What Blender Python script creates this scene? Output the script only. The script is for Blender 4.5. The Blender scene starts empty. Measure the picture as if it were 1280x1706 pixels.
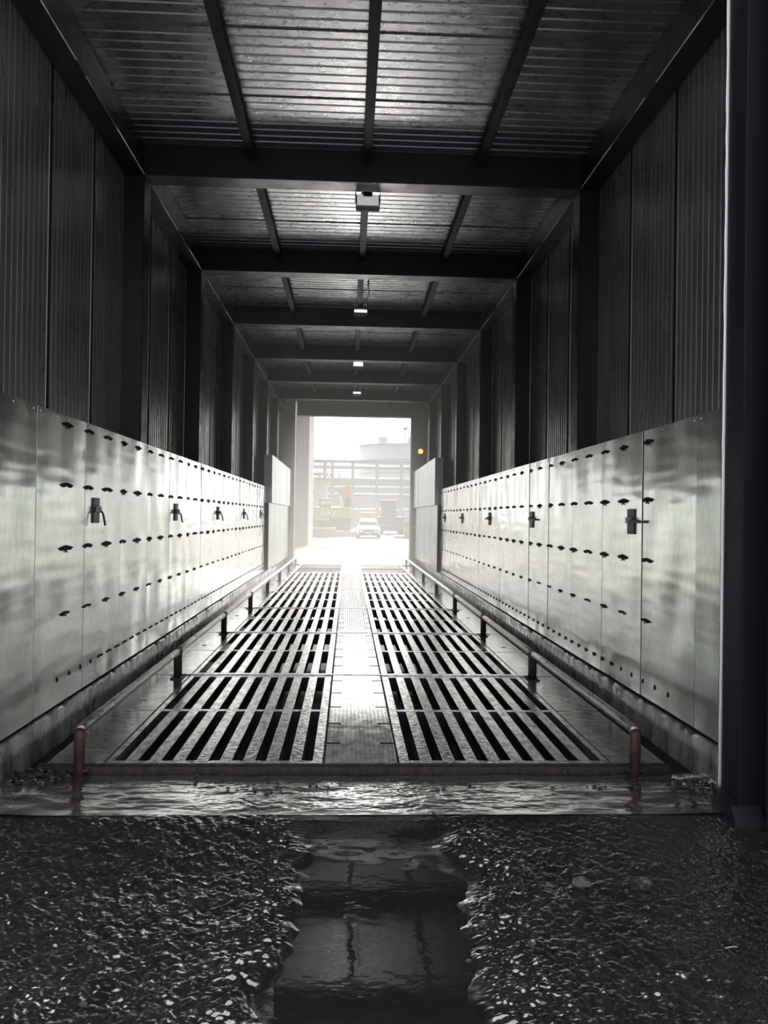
import bpy, bmesh, math, random
import numpy as np
from mathutils import Vector, Matrix

random.seed(7)
SC = bpy.context.scene
COL = SC.collection
PI = math.pi

# ------------------------------------------------------------------ camera
F, YAW, PIT, ROL = 1318.2, 0.0449, 0.0057, 0.0141
CAM = Vector((-0.13, 0.0, 1.673))

def cam_to_world(a, b, c):
    """camera-frame vector (right, up, forward) -> world vector"""
    cr, sr = math.cos(ROL), math.sin(ROL)
    x1, z2, y2 = cr * a - sr * b, sr * a + cr * b, c
    cp, sp = math.cos(PIT), math.sin(PIT)
    y1, z = cp * y2 - sp * z2, sp * y2 + cp * z2
    cy, sy = math.cos(YAW), math.sin(YAW)
    return Vector((cy * x1 + sy * y1, -sy * x1 + cy * y1, z))

def at(px, py, Y):
    """world point seen at a pixel, at distance Y along the tunnel"""
    d = cam_to_world((px - 640) / F, -(py - 853) / F, 1.0)
    return CAM + d * (Y / d.y)

def on_floor(px, py, z=0.0):
    d = cam_to_world((px - 640) / F, -(py - 853) / F, 1.0)
    return CAM + d * ((z - CAM.z) / d.z)

cd = bpy.data.cameras.new('camera')
cam = bpy.data.objects.new('camera', cd)
COL.objects.link(cam)
r, u, f = cam_to_world(1, 0, 0), cam_to_world(0, 1, 0), cam_to_world(0, 0, 1)
m = Matrix((r, u, -f)).transposed().to_4x4()
m.translation = CAM
cam.matrix_world = m
cd.sensor_fit = 'VERTICAL'
cd.sensor_height = 36.0
cd.lens = F / 1706 * 36.0
cd.clip_start, cd.clip_end = 0.05, 2000
SC.camera = cam

# ------------------------------------------------------------------ exposure, sky, sun
vs = SC.view_settings
vs.view_transform = 'Standard'
vs.look = 'None'
vs.gamma = 1.0
vs.use_curve_mapping = False
vs.exposure = 1.88
SC.cycles.max_bounces = 10
SC.cycles.diffuse_bounces = 5
SC.cycles.glossy_bounces = 6
SC.cycles.volume_bounces = 1
SC.cycles.sample_clamp_indirect = 6.0
SC.cycles.sample_clamp_direct = 0.0
SC.cycles.use_denoising = True

SUN_DIR = Vector((0.05, 0.915, 0.40)).normalized()      # towards the sun, ahead beyond the far mouth
SUN_POWER = 3.7
SKY_FRONT, SKY_BACK = 5.0, 0.25

W = bpy.data.worlds.new('sky')
SC.world = W
W.use_nodes = True
nt = W.node_tree
nt.nodes.clear()
tc = nt.nodes.new('ShaderNodeTexCoord')
dot = nt.nodes.new('ShaderNodeVectorMath'); dot.operation = 'DOT_PRODUCT'
dot.inputs[1].default_value = Vector((-0.02, 0.80, 0.60)).normalized()
nt.links.new(tc.outputs['Generated'], dot.inputs[0])
rp = nt.nodes.new('ShaderNodeValToRGB')
mr = nt.nodes.new('ShaderNodeMapRange')
mr.inputs['From Min'].default_value = -1; mr.inputs['From Max'].default_value = 1
nt.links.new(dot.outputs['Value'], mr.inputs['Value'])
nt.links.new(mr.outputs['Result'], rp.inputs['Fac'])
e = rp.color_ramp.elements
b = SKY_BACK / SKY_FRONT
e[0].position = 0.0; e[0].color = (b * 0.90, b * 0.96, b * 1.10, 1)
e[1].position = 1.0; e[1].color = (0.55, 0.54, 0.50, 1)
e2 = e.new(0.5); e2.color = (b * 1.1, b * 1.16, b * 1.25, 1)
e3 = e.new(0.86); e3.color = (0.150, 0.152, 0.150, 1)
e4 = e.new(0.93); e4.color = (0.26, 0.26, 0.25, 1)
bg = nt.nodes.new('ShaderNodeBackground'); bg.inputs['Strength'].default_value = SKY_FRONT
nt.links.new(rp.outputs['Color'], bg.inputs['Color'])
wo = nt.nodes.new('ShaderNodeOutputWorld')
nt.links.new(bg.outputs['Background'], wo.inputs['Surface'])

sl = bpy.data.lights.new('sun', 'SUN')
sl.energy = SUN_POWER; sl.angle = math.radians(10); sl.color = (1.0, 0.96, 0.88)
so = bpy.data.objects.new('sun', sl); COL.objects.link(so)
so.rotation_euler = SUN_DIR.to_track_quat('Z', 'Y').to_euler()
so.location = (0, 60, 40)

# ------------------------------------------------------------------ materials
def mat(name, base=(0.5, 0.5, 0.5), rough=0.5, metal=0.0, spec=0.5, emit=None, estr=0.0,
        mottle=None, rmottle=None, bumps=(), coat=0.0, rand=0.0):
    """mottle=(scale vec, dark colour, lo, hi); rmottle=(scale vec, r0, r1); bumps=[(kind, scale vec, strength, distance)]"""
    M = bpy.data.materials.new(name); M.use_nodes = True
    n = M.node_tree; L = n.links
    p = n.nodes['Principled BSDF']
    p.inputs['Base Color'].default_value = (*base, 1)
    p.inputs['Roughness'].default_value = rough
    p.inputs['Metallic'].default_value = metal
    p.inputs['Specular IOR Level'].default_value = spec
    p.inputs['Coat Weight'].default_value = coat
    p.inputs['Coat Roughness'].default_value = 0.08; p.inputs['Coat IOR'].default_value = 2.1
    if emit:
        p.inputs['Emission Color'].default_value = (*emit, 1)
        p.inputs['Emission Strength'].default_value = estr
    co = n.nodes.new('ShaderNodeTexCoord')
    vec = co.outputs['Object']
    if rand:
        oi = n.nodes.new('ShaderNodeObjectInfo')
        ad = n.nodes.new('ShaderNodeVectorMath'); ad.operation = 'MULTIPLY_ADD'
        ad.inputs[1].default_value = (0, 0, 0)
        cx = n.nodes.new('ShaderNodeCombineXYZ')
        mu = n.nodes.new('ShaderNodeMath'); mu.operation = 'MULTIPLY'; mu.inputs[1].default_value = rand
        L.new(oi.outputs['Random'], mu.inputs[0])
        for k in range(3): L.new(mu.outputs[0], cx.inputs[k])
        a2 = n.nodes.new('ShaderNodeVectorMath'); a2.operation = 'ADD'
        L.new(vec, a2.inputs[0]); L.new(cx.outputs[0], a2.inputs[1])
        vec = a2.outputs[0]
    def scaled(s):
        mp = n.nodes.new('ShaderNodeMapping'); mp.inputs['Scale'].default_value = s
        L.new(vec, mp.inputs['Vector']); return mp.outputs[0]
    def noise(s, det=4, ro=0.6):
        t = n.nodes.new('ShaderNodeTexNoise'); t.inputs['Scale'].default_value = 1.0
        t.inputs['Detail'].default_value = det; t.inputs['Roughness'].default_value = ro
        L.new(scaled(s), t.inputs['Vector']); return t.outputs['Fac']
    if mottle:
        s, dark, lo, hi = mottle
        rr = n.nodes.new('ShaderNodeValToRGB')
        rr.color_ramp.elements[0].position = lo; rr.color_ramp.elements[0].color = (*dark, 1)
        rr.color_ramp.elements[1].position = hi; rr.color_ramp.elements[1].color = (*base, 1)
        L.new(noise(s), rr.inputs['Fac']); L.new(rr.outputs['Color'], p.inputs['Base Color'])
    if rmottle:
        s, r0, r1 = rmottle
        q = n.nodes.new('ShaderNodeMapRange')
        q.inputs['From Min'].default_value = 0.3; q.inputs['From Max'].default_value = 0.7
        q.inputs['To Min'].default_value = r0; q.inputs['To Max'].default_value = r1
        L.new(noise(s), q.inputs['Value']); L.new(q.outputs['Result'], p.inputs['Roughness'])
    prev = None
    for kind, s, st, dist in bumps:
        bp = n.nodes.new('ShaderNodeBump'); bp.inputs['Strength'].default_value = st
        bp.inputs['Distance'].default_value = dist
        if kind == 'noise':
            L.new(noise(s, 3, 0.55), bp.inputs['Height'])
        elif kind == 'smooth':
            L.new(noise(s, 0, 0.4), bp.inputs['Height'])
        else:
            t = n.nodes.new('ShaderNodeTexVoronoi'); t.inputs['Scale'].default_value = 1.0
            L.new(scaled(s), t.inputs['Vector']); L.new(t.outputs['Distance'], bp.inputs['Height'])
        if prev: L.new(prev, bp.inputs['Normal'])
        prev = bp.outputs['Normal']
    if prev: L.new(prev, p.inputs['Normal'])
    return M

M = {}
M['sheet'] = mat('galvanised sheet', (0.86, 0.885, 0.86), 0.34, 0.96, mottle=((26, 26, 9), (0.77, 0.795, 0.77), 0.35, 0.65),
                 rmottle=((14, 14, 5), 0.145, 0.225), rand=37.0,
                 bumps=[('smooth', (2.0, 2.4, 2.0), 0.8, 0.022), ('smooth', (2, 1.6, 12), 0.7, 0.006), ('noise', (60, 60, 40), 0.06, 0.002)])
M['slot'] = mat('black slot', (0.008, 0.008, 0.009), 0.7, 0, 0.2)
M['rib_wall'] = mat('ribbed wall sheet', (0.30, 0.285, 0.265), 0.30, 0.65, mottle=((2.5, 2.5, 0.5), (0.20, 0.19, 0.175), 0.35, 0.65),
                    rmottle=((4, 4, 0.8), 0.22, 0.40))
M['rib_roof'] = mat('ribbed roof sheet', (0.375, 0.38, 0.40), 0.33, 0.80, mottle=((13, 22, 9), (0.32, 0.325, 0.345), 0.35, 0.65),
                    rmottle=((9, 20, 9), 0.25, 0.33))
M['frame'] = mat('dark frame steel', (0.018, 0.018, 0.021), 0.38, 0.0, 0.5, mottle=((5, 5, 5), (0.011, 0.011, 0.013), 0.3, 0.7), rmottle=((6, 6, 6), 0.3, 0.5))
M['grey_frame'] = mat('grey doorway paint', (0.26, 0.255, 0.24), 0.45)
M['web'] = mat('shaded web steel', (0.03, 0.03, 0.03), 0.5, 0.0, 0.3)  # dark colour paints the shade inside the slots onto the bar webs
M['purlin'] = mat('purlin steel', (0.040, 0.040, 0.044), 0.6, 0.0, 0.25, mottle=((9, 9, 9), (0.022, 0.02, 0.02), 0.35, 0.65))
M['bright_edge'] = mat('edge highlight metal', (0.75, 0.75, 0.73), 0.30, 1.0)  # pale metal that paints a highlight along dark steel edges
M['grate'] = mat('wet grate steel', (0.68, 0.675, 0.67), 0.3, 0.85, mottle=((22, 9, 9), (0.30, 0.295, 0.29), 0.34, 0.56), rmottle=((18, 11, 11), 0.07, 0.24),
                 bumps=[('noise', (34, 26, 34), 0.6, 0.006)], rand=11.0)
M['tread'] = mat('tread plate steel', (0.78, 0.785, 0.78), 0.12, 0.9, mottle=((14, 8, 9), (0.60, 0.60, 0.595), 0.35, 0.6), rmottle=((12, 8, 9), 0.06, 0.15),
                 bumps=[('noise', (18, 12, 18), 0.10, 0.002)], rand=13.0)
M['plate'] = mat('wet side plate', (0.50, 0.495, 0.49), 0.14, 0.8, mottle=((12, 9, 9), (0.34, 0.335, 0.33), 0.35, 0.65), rmottle=((9, 9, 9), 0.05, 0.20),
                 bumps=[('noise', (16, 30, 26), 0.6, 0.005)], rand=5.0)
M['drain'] = mat('dull drain steel', (0.10, 0.10, 0.10), 0.8, 0.0, 0.1)
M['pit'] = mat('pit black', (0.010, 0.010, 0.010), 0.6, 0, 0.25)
M['kerb'] = mat('wet kerb concrete', (0.26, 0.255, 0.25), 0.30, 0, 0.6, mottle=((3, 7, 1.6), (0.06, 0.056, 0.056), 0.36, 0.62), rmottle=((5, 9, 5), 0.14, 0.45), coat=0.5,
                bumps=[('noise', (30, 30, 12), 0.5, 0.01)])
M['gap'] = mat('dark gap', (0.010, 0.010, 0.010), 0.7, 0, 0.2)  # also painted on sheet edges and joint grooves as shade
M['concrete'] = mat('wet slab', (0.060, 0.057, 0.058), 0.12, 0, 1.0, mottle=((4, 6, 4), (0.025, 0.023, 0.024), 0.35, 0.65), rmottle=((7, 9, 7), 0.08, 0.20), coat=1.0,
                    bumps=[('noise', (90, 150, 120), 0.5, 0.002)])
M['mud'] = mat('wet black mud', (0.016, 0.0135, 0.0155), 0.16, 0, 1.0, mottle=((5, 5, 5), (0.008, 0.007, 0.008), 0.35, 0.65), rmottle=((12, 12, 12), 0.08, 0.20), coat=1.0,
               bumps=[('noise', (130, 150, 130), 0.5, 0.0025)])
M['water'] = mat('dirty water', (0.012, 0.012, 0.013), 0.03, 0, 1.0, bumps=[('noise', (6, 9, 6), 0.10, 0.01)])
M['pipe'] = mat('worn rail pipe', (0.46, 0.44, 0.43), 0.32, 0.85, mottle=((20, 8, 20), (0.20, 0.15, 0.14), 0.35, 0.6), rmottle=((20, 8, 20), 0.22, 0.5))
M['rust_pipe'] = mat('rusty brown pipe', (0.11, 0.045, 0.035), 0.5, 0.2, mottle=((20, 20, 12), (0.04, 0.022, 0.02), 0.35, 0.65))
M['post'] = mat('dark post steel', (0.060, 0.045, 0.042), 0.45, 0.2, mottle=((20, 20, 8), (0.025, 0.02, 0.02), 0.35, 0.65))
M['black_box'] = mat('black bracket', (0.018, 0.018, 0.020), 0.45)
M['lamp_body'] = mat('floodlight casting', (0.30, 0.30, 0.305), 0.5, 0.3)
M['lens'] = mat('floodlight lens', (0.80, 0.81, 0.82), 0.25, emit=(1, 1, 0.97), estr=0.10)  # weak emission paints brightness onto the unlit floodlight's glass
M['lens_on'] = mat('lit floodlight lens', (0.85, 0.85, 0.83), 0.25, emit=(1, 1, 0.95), estr=0.7)
M['amber'] = mat('amber lamp', (0.9, 0.35, 0.05), 0.3, emit=(1.0, 0.42, 0.08), estr=0.9)
M['cable'] = mat('black cable', (0.012, 0.012, 0.012), 0.5)
M['clad'] = mat('end cladding', (0.66, 0.69, 0.67), 0.34, 0.75, mottle=((3, 3, 1.2), (0.5, 0.52, 0.51), 0.35, 0.65), rand=9.0,
                bumps=[('smooth', (2, 3, 3), 0.4, 0.008)])
M['door_leaf'] = mat('dark brown door', (0.020, 0.013, 0.010), 0.5, mottle=((3, 3, 1), (0.010, 0.008, 0.008), 0.35, 0.65))
M['post_paint'] = mat('blue black post', (0.012, 0.012, 0.018), 0.5, 0, 0.2, mottle=((30, 30, 30), (0.012, 0.011, 0.014), 0.4, 0.6))
M['twig'] = mat('dark twig', (0.020, 0.015, 0.012), 0.6)
M['pale_twig'] = mat('pale straw', (0.35, 0.32, 0.28), 0.5)
M['clod'] = mat('mud clod', (0.028, 0.022, 0.021), 0.35, 0, 0.6, bumps=[('noise', (60, 60, 60), 0.5, 0.01)])
M['glint'] = mat('pale litter', (0.40, 0.36, 0.35), 0.35)  # pale colour painted in for glints on the wet debris
# outdoors
M['yard'] = mat('dusty yard', (0.135, 0.124, 0.110), 0.9, 0, 0.1, mottle=((0.25, 0.6, 1), (0.10, 0.094, 0.085), 0.35, 0.65), bumps=[('noise', (3, 3, 3), 0.2, 0.03)])
M['track'] = mat('tyre track', (0.07, 0.065, 0.06), 0.9, 0, 0.1)
M['white_paint'] = mat('white car paint', (0.78, 0.78, 0.78), 0.25, coat=0.4)
M['glass'] = mat('dark glass', (0.10, 0.13, 0.13), 0.08, 0, 0.7)
M['tyre'] = mat('tyre rubber', (0.03, 0.03, 0.03), 0.7)
M['plastic'] = mat('grey plastic', (0.10, 0.10, 0.10), 0.5)
M['lampglass'] = mat('headlamp glass', (0.55, 0.57, 0.6), 0.15)
M['olive'] = mat('olive yellow paint', (0.32, 0.30, 0.14), 0.5)
M['dark_grey'] = mat('dark machine grey', (0.09, 0.09, 0.10), 0.5)
M['orange'] = mat('faded orange paint', (0.50, 0.24, 0.13), 0.5)
M['letter'] = mat('pale lettering', (0.65, 0.64, 0.55), 0.5)
M['slab'] = mat('pale concrete', (0.36, 0.34, 0.30), 0.8, mottle=((1.5, 1.5, 1.5), (0.28, 0.27, 0.24), 0.35, 0.65))
M['rack'] = mat('grey rack steel', (0.22, 0.23, 0.24), 0.6)
M['silver_pipe'] = mat('silver pipe', (0.45, 0.46, 0.47), 0.45, 0.3)
M['tank'] = mat('blue grey tank', (0.26, 0.34, 0.38), 0.55)
M['pale_wall'] = mat('pale wall', (0.42, 0.40, 0.39), 0.7)
M['pink_wall'] = mat('pale pink wall', (0.45, 0.37, 0.35), 0.7)
M['red'] = mat('faded red paint', (0.50, 0.12, 0.09), 0.5)
M['tan'] = mat('tan paint', (0.50, 0.38, 0.20), 0.5)

# ------------------------------------------------------------------ mesh helpers
class MB:
    def __init__(s): s.bm = bmesh.new()
    def box(s, x0, x1, y0, y1, z0, z1, bev=0.0):
        r = bmesh.ops.create_cube(s.bm, size=1.0)
        vv = r['verts']
        for v in vv:
            v.co = Vector(((x0 + x1) / 2 + v.co.x * (x1 - x0), (y0 + y1) / 2 + v.co.y * (y1 - y0), (z0 + z1) / 2 + v.co.z * (z1 - z0)))
        if bev > 0:
            ed = list({e for v in vv for e in v.link_edges})
            bmesh.ops.bevel(s.bm, geom=ed, offset=bev, segments=2, profile=0.6, affect='EDGES')
        return s
    def cyl(s, p0, p1, r0, r1=None, seg=12, cap=True):
        p0, p1 = Vector(p0), Vector(p1); r1 = r0 if r1 is None else r1
        d = (p1 - p0); q = d.to_track_quat('Z', 'Y')
        a, bb = [], []
        for k in range(seg):
            t = 2 * PI * k / seg
            o = q @ Vector((math.cos(t), math.sin(t), 0))
            a.append(s.bm.verts.new(p0 + o * r0)); bb.append(s.bm.verts.new(p1 + o * r1))
        for k in range(seg):
            fc = s.bm.faces.new((a[k], a[(k + 1) % seg], bb[(k + 1) % seg], bb[k])); fc.smooth = True
        if cap:
            s.bm.faces.new(a[::-1]); s.bm.faces.new(bb)
        return s
    def tube(s, pts, r, seg=10):
        pts = [Vector(p) for p in pts]; n = len(pts); rings = []
        up = Vector((0, 0, 1))
        for i, p in enumerate(pts):
            t = (pts[min(i + 1, n - 1)] - pts[max(i - 1, 0)]).normalized()
            ref = up if abs(t.z) < 0.9 else Vector((1, 0, 0)) if abs(t.x) < 0.9 else Vector((0, 1, 0))
            if rings: ref = last
            a = (ref - t * ref.dot(t)).normalized(); bb = t.cross(a); last = a
            rr = r[i] if isinstance(r, (list, tuple)) else r
            rings.append([s.bm.verts.new(p + (a * math.cos(2 * PI * k / seg) + bb * math.sin(2 * PI * k / seg)) * rr) for k in range(seg)])
        for i in range(n - 1):
            for k in range(seg):
                fc = s.bm.faces.new((rings[i][k], rings[i][(k + 1) % seg], rings[i + 1][(k + 1) % seg], rings[i + 1][k])); fc.smooth = True
        s.bm.faces.new(rings[0][::-1]); s.bm.faces.new(rings[-1])
        return s
    def prism(s, poly, axis, a, b):
        """poly in the two other axes (cyclic order x,y,z without axis), extruded a..b along axis"""
        def P(pq, t):
            if axis == 'x': return Vector((t, pq[0], pq[1]))
            if axis == 'y': return Vector((pq[0], t, pq[1]))
            return Vector((pq[0], pq[1], t))
        A = [s.bm.verts.new(P(q, a)) for q in poly]; B = [s.bm.verts.new(P(q, b)) for q in poly]
        n = len(poly)
        for k in range(n): s.bm.faces.new((A[k], A[(k + 1) % n], B[(k + 1) % n], B[k]))
        s.bm.faces.new(A[::-1]); s.bm.faces.new(B)
        return s
    def ball(s, c, r, sub=1, jit=0.0, sq=(1, 1, 1)):
        res = bmesh.ops.create_icosphere(s.bm, subdivisions=sub, radius=1.0)
        for v in res['verts']:
            k = 1 + random.uniform(-jit, jit)
            v.co = Vector(c) + Vector((v.co.x * sq[0], v.co.y * sq[1], v.co.z * sq[2])) * r * k
        return s
    def grid(s, P):
        """P: 2-D list of points"""
        V = [[s.bm.verts.new(p) for p in row] for row in P]
        for i in range(len(V) - 1):
            for j in range(len(V[0]) - 1):
                fc = s.bm.faces.new((V[i][j], V[i][j + 1], V[i + 1][j + 1], V[i + 1][j])); fc.smooth = True
        return s
    def done(s, name, m, parent=None, loc=None, rot=None, fix=True):
        if fix: bmesh.ops.recalc_face_normals(s.bm, faces=s.bm.faces[:])
        me = bpy.data.meshes.new(name); s.bm.to_mesh(me); s.bm.free()
        me.materials.append(M[m] if isinstance(m, str) else m)
        o = bpy.data.objects.new(name, me); COL.objects.link(o)
        if parent: o.parent = parent
        if loc: o.location = loc
        if rot: o.rotation_euler = rot
        return o

def tag(o, label, cat, group=None, kind=None):
    if label: o['label'] = label
    if cat: o['category'] = cat
    if group: o['group'] = group
    if kind: o['kind'] = kind
    return o
def thing(name, loc, label, cat, group=None, rotz=0.0):
    o = bpy.data.objects.new(name, None); COL.objects.link(o)
    o.empty_display_size = 0.1; o.location = loc; o.rotation_euler = (0, 0, rotz)
    return tag(o, label, cat, group)
def struct(o, label=None):
    o['kind'] = 'structure'
    if label: o['label'] = label; o['category'] = o.name.split('_')[0].split('.')[0]
    return o
def dup(root, loc, label, rotz=None):
    r = root.copy(); COL.objects.link(r); r.location = loc
    if rotz is not None: r.rotation_euler = (0, 0, rotz)
    r['label'] = label
    for ch in list(root.children):
        c = ch.copy(); COL.objects.link(c); c.parent = r
        for g in list(ch.children):
            d = g.copy(); COL.objects.link(d); d.parent = c
    return r
ORD = ['first', 'second', 'third', 'fourth', 'fifth', 'sixth', 'seventh', 'eighth', 'ninth', 'tenth', 'eleventh', 'twelfth',
       'thirteenth', 'fourteenth', 'fifteenth', 'sixteenth', 'seventeenth', 'eighteenth', 'nineteenth', 'twentieth']
SIDE = {-1: 'left', 1: 'right'}

# numpy value noise for the heightfields
_rng = np.random.RandomState(3)
_tab = _rng.rand(256, 256)
def vnoise(x, y):
    xi, yi = np.floor(x).astype(int), np.floor(y).astype(int)
    fx, fy = x - xi, y - yi
    fx, fy = fx * fx * (3 - 2 * fx), fy * fy * (3 - 2 * fy)
    g = lambda a, b: _tab[a % 256, b % 256]
    return (g(xi, yi) * (1 - fx) + g(xi + 1, yi) * fx) * (1 - fy) + (g(xi, yi + 1) * (1 - fx) + g(xi + 1, yi + 1) * fx) * fy - 0.5
def fbm(x, y, n=4, gain=0.55):
    a, s = 1.0, 0
    for k in range(n):
        s = s + a * vnoise(x * 2 ** k + 17 * k, y * 2 ** k + 31 * k); a *= gain
    return s
def heightfield(name, x0, x1, y0, y1, step, hf, m):
    nx, ny = int((x1 - x0) / step) + 1, int((y1 - y0) / step) + 1
    X, Y = np.meshgrid(np.linspace(x0, x1, nx), np.linspace(y0, y1, ny))
    Z = hf(X, Y)
    V = np.stack([X.ravel(), Y.ravel(), Z.ravel()], 1)
    i = np.arange(ny - 1)[:, None] * nx + np.arange(nx - 1)[None]
    Fc = np.stack([i, i + 1, i + nx + 1, i + nx], -1).reshape(-1, 4)
    me = bpy.data.meshes.new(name); me.from_pydata(V.tolist(), [], Fc.tolist())
    me.polygons.foreach_set('use_smooth', [True] * len(Fc)); me.update()
    me.materials.append(M[m])
    o = bpy.data.objects.new(name, me); COL.objects.link(o)
    return o

# ------------------------------------------------------------------ dimensions (metres)
PX = 2.245            # half distance between the steel panels
CX = 2.347            # column inner faces
WX = 2.56             # ribbed wall plane
ZB, ZC = 5.27, 5.61   # beam underside, ceiling sheet
Y0, Y1 = 4.32, 27.35  # tunnel
GX = -0.02            # middle of the grating
FRAMES = [8.51, 11.76, 15.0, 18.25, 21.35, 24.5]
MOD = [5.33 + 3 * k for k in range(6)]   # grating modules, last ends at 20.3+3

# ------------------------------------------------------------------ the setting
def rib_profile(a, b, pitch, sheet, depth, off):
    """points along the ribbed sheet: (t, depth offset)"""
    pts = []; t = a
    while t < b:
        ph = ((t - off) % sheet)
        if ph < 1e-6: pass
        pts += [(t, 0), (t + pitch * 0.52, 0), (t + pitch * 0.60, -depth), (t + pitch * 0.92, -depth)]
        t += pitch
    return [(min(p, b), q) for p, q in pts]
for s in (-1, 1):
    mb = MB()
    pr = rib_profile(Y0, Y1, 1.06 / 11, 1.06, 0.006, 0)
    # deep joint between the 1.06 m sheets
    pts = []
    for k, (t, q) in enumerate(pr):
        n = int((t - Y0) / 1.06 + 1e-4)
        pts.append((t, q))
        if (k + 1) % 44 == 0:
            pts += [(t + 0.002, 0.0), (t + 0.004, -0.03), (t + 0.010, -0.03)]
    pts = sorted(pts)
    V = []
    for t, q in pts:
        x = s * (WX - q)
        V.append((mb.bm.verts.new((x, t, 2.20)), mb.bm.verts.new((x, t, ZC + 0.05)), q))
    for k in range(len(V) - 1):
        fc = mb.bm.faces.new((V[k][0], V[k + 1][0], V[k + 1][1], V[k][1]))
        if min(V[k][2], V[k + 1][2]) < -0.02: fc.material_index = 1  # groove faces painted dark to read as a shaded joint
    w = mb.done('wall_' + SIDE[s], 'rib_wall', fix=False); w.data.materials.append(M['gap'])
    struct(w, 'dark ribbed metal wall sheeting above the steel panels on the %s' % SIDE[s])
    bk = MB().box(min(s * 2.62, s * 2.70), max(s * 2.62, s * 2.70), Y0, Y1 + 0.3, -1.0, 5.9).done('wall_%s_backing' % SIDE[s], 'gap', w)
# ceiling: ribs run across the tunnel
mb = MB(); V = []
pitch = 1.05 / 8; t = Y0; k = 0
pts = []
while t < Y1:
    pts += [(t, 0), (t + pitch * 0.76, 0), (t + pitch * 0.82, 0.012), (t + pitch * 0.95, 0.012)]
    k += 1; t += pitch
    if k % 8 == 0: pts += [(t - 0.010, -0.012), (t - 0.004, -0.012)]
for t, q in pts:
    V.append((mb.bm.verts.new((-WX - 0.05, t, ZC + q)), mb.bm.verts.new((WX + 0.05, t, ZC + q))))
for k in range(len(V) - 1): mb.bm.faces.new((V[k][0], V[k + 1][0], V[k + 1][1], V[k][1]))
ce = struct(mb.done('ceiling', 'rib_roof', fix=False), 'grey ribbed metal roof sheeting over the tunnel')
MB().box(-2.7, 2.7, Y0, Y1 + 0.3, ZC + 0.06, ZC + 0.14).done('ceiling_backing', 'gap', ce)

# floors
def slab_h(x, y):
    film = np.clip(1.15 - np.abs(x) / 2.0, 0.25, 1)
    h = 0.010 * fbm(x * 4 + 3, y * 8, 2, 0.5) + (0.0034 * fbm(x * 20, y * 42, 3, 0.55) + 0.0014 * fbm(x * 64, y * 110, 2)) * film
    h = h * np.clip((y - 4.40) / 0.12, 0.15, 1)
    return h + 0.016 - 0.060 * (y - 4.4) / 0.84 + 0.014 * np.clip((np.abs(x) - 1.7) / 0.5, 0, 1)
struct(heightfield('floor', -2.30, 2.30, 4.40, 5.24, 0.0065, slab_h, 'concrete'), 'wet muddy concrete strip before the gratings')
def mud_h(x, y):
    d = np.abs(x - 0.02 + 0.05 * np.sin(y * 3) + 0.16 * fbm(x * 4.5, y * 3.5, 3))
    edge = np.exp(-((d - 0.52) / 0.13) ** 2)
    inside = 1 / (1 + np.exp((d - 0.40) / 0.028)) * np.clip((4.34 - y) / 0.16, 0, 1)
    left = np.clip((-x - 0.3) / 0.3, 0, 1); right = np.clip((x - 0.3) / 0.3, 0, 1)
    # sheared coordinates give the tyre-smeared grain on the left
    g = fbm((x + 0.25 * y) * 30, (y - 0.3 * x) * 18, 3, 0.6) * (left * 0.011 + right * 0.007)
    g += fbm(x * 62, y * 75, 2, 0.65) * (0.0034 + 0.0016 * left)
    peb = np.clip(fbm(x * 48 + 9, y * 52, 2, 0.6) - 0.18, 0, 1) * 0.010 * (0.5 + right)
    rid = np.abs(fbm(x * 26, y * 52, 3, 0.55)) * 0.024 * edge
    big = 0.018 * fbm(x * 2.2, y * 1.6, 3)
    lip = np.clip((y - 3.6) / 0.81, 0, 1) ** 1.5 * 0.044
    return -0.030 + (g + peb + rid + big) * (1 - inside) * np.clip((4.43 - y) / 0.09, 0.25, 1) - 0.028 * inside + 0.010 * inside * fbm(x * 4, y * 7, 3) + lip + 0.006 * edge * np.clip((4.36 - y) / 0.15, 0, 1)
struct(heightfield('ground', -2.5, 2.5, 2.1, 4.41, 0.0065, mud_h, 'mud'), 'rough wet black mud in the foreground')
gm = MB()
for (a, b2, c, d) in ((-30, 30, -30, 2.1), (-30, -2.5, 2.1, 4.3), (2.5, 30, 2.1, 4.3), (-30, -2.72, 4.3, 27.6), (2.72, 30, 4.3, 27.6)):
    gm.box(a, b2, c, d, -0.25, -0.03)
struct(gm.done('ground_apron', 'mud'), 'dark wet ground around the tunnel mouth')
struct(MB().box(-2.6, 2.6, 5.2, 27.35, -0.95, -0.80).box(-2.25, -1.78, 5.24, 27.3, -0.8, -0.06).box(1.74, 2.25, 5.24, 27.3, -0.8, -0.06)
       .box(-2.6, 2.6, 4.4, 5.24, -0.95, -0.05).done('floor_pit', 'pit'), 'dark pit below the gratings')
struct(MB().box(-150, 150, 27.35, 420, -0.4, -0.01).done('ground_yard', 'yard'), 'pale dusty yard beyond the far mouth')
# puddle
pm = MB()
n = 60; ring = []
for k in range(n):
    a = 2 * PI * k / n
    rx = 0.46 * (1 + 0.10 * math.sin(3 * a + 1) + 0.06 * math.sin(7 * a)); ry = 1.10 * (1 + 0.03 * math.sin(5 * a))
    ring.append(pm.bm.verts.new((math.copysign(abs(math.cos(a)) ** 0.6, math.cos(a)) * rx, math.copysign(abs(math.sin(a)) ** 0.7, math.sin(a)) * ry, 0)))
pm.bm.faces.new(ring)
tag(pm.done('puddle', 'water', loc=(0.02, 3.12, -0.047)), 'long shallow puddle of dark water in the middle of the foreground mud', 'puddle')

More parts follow.
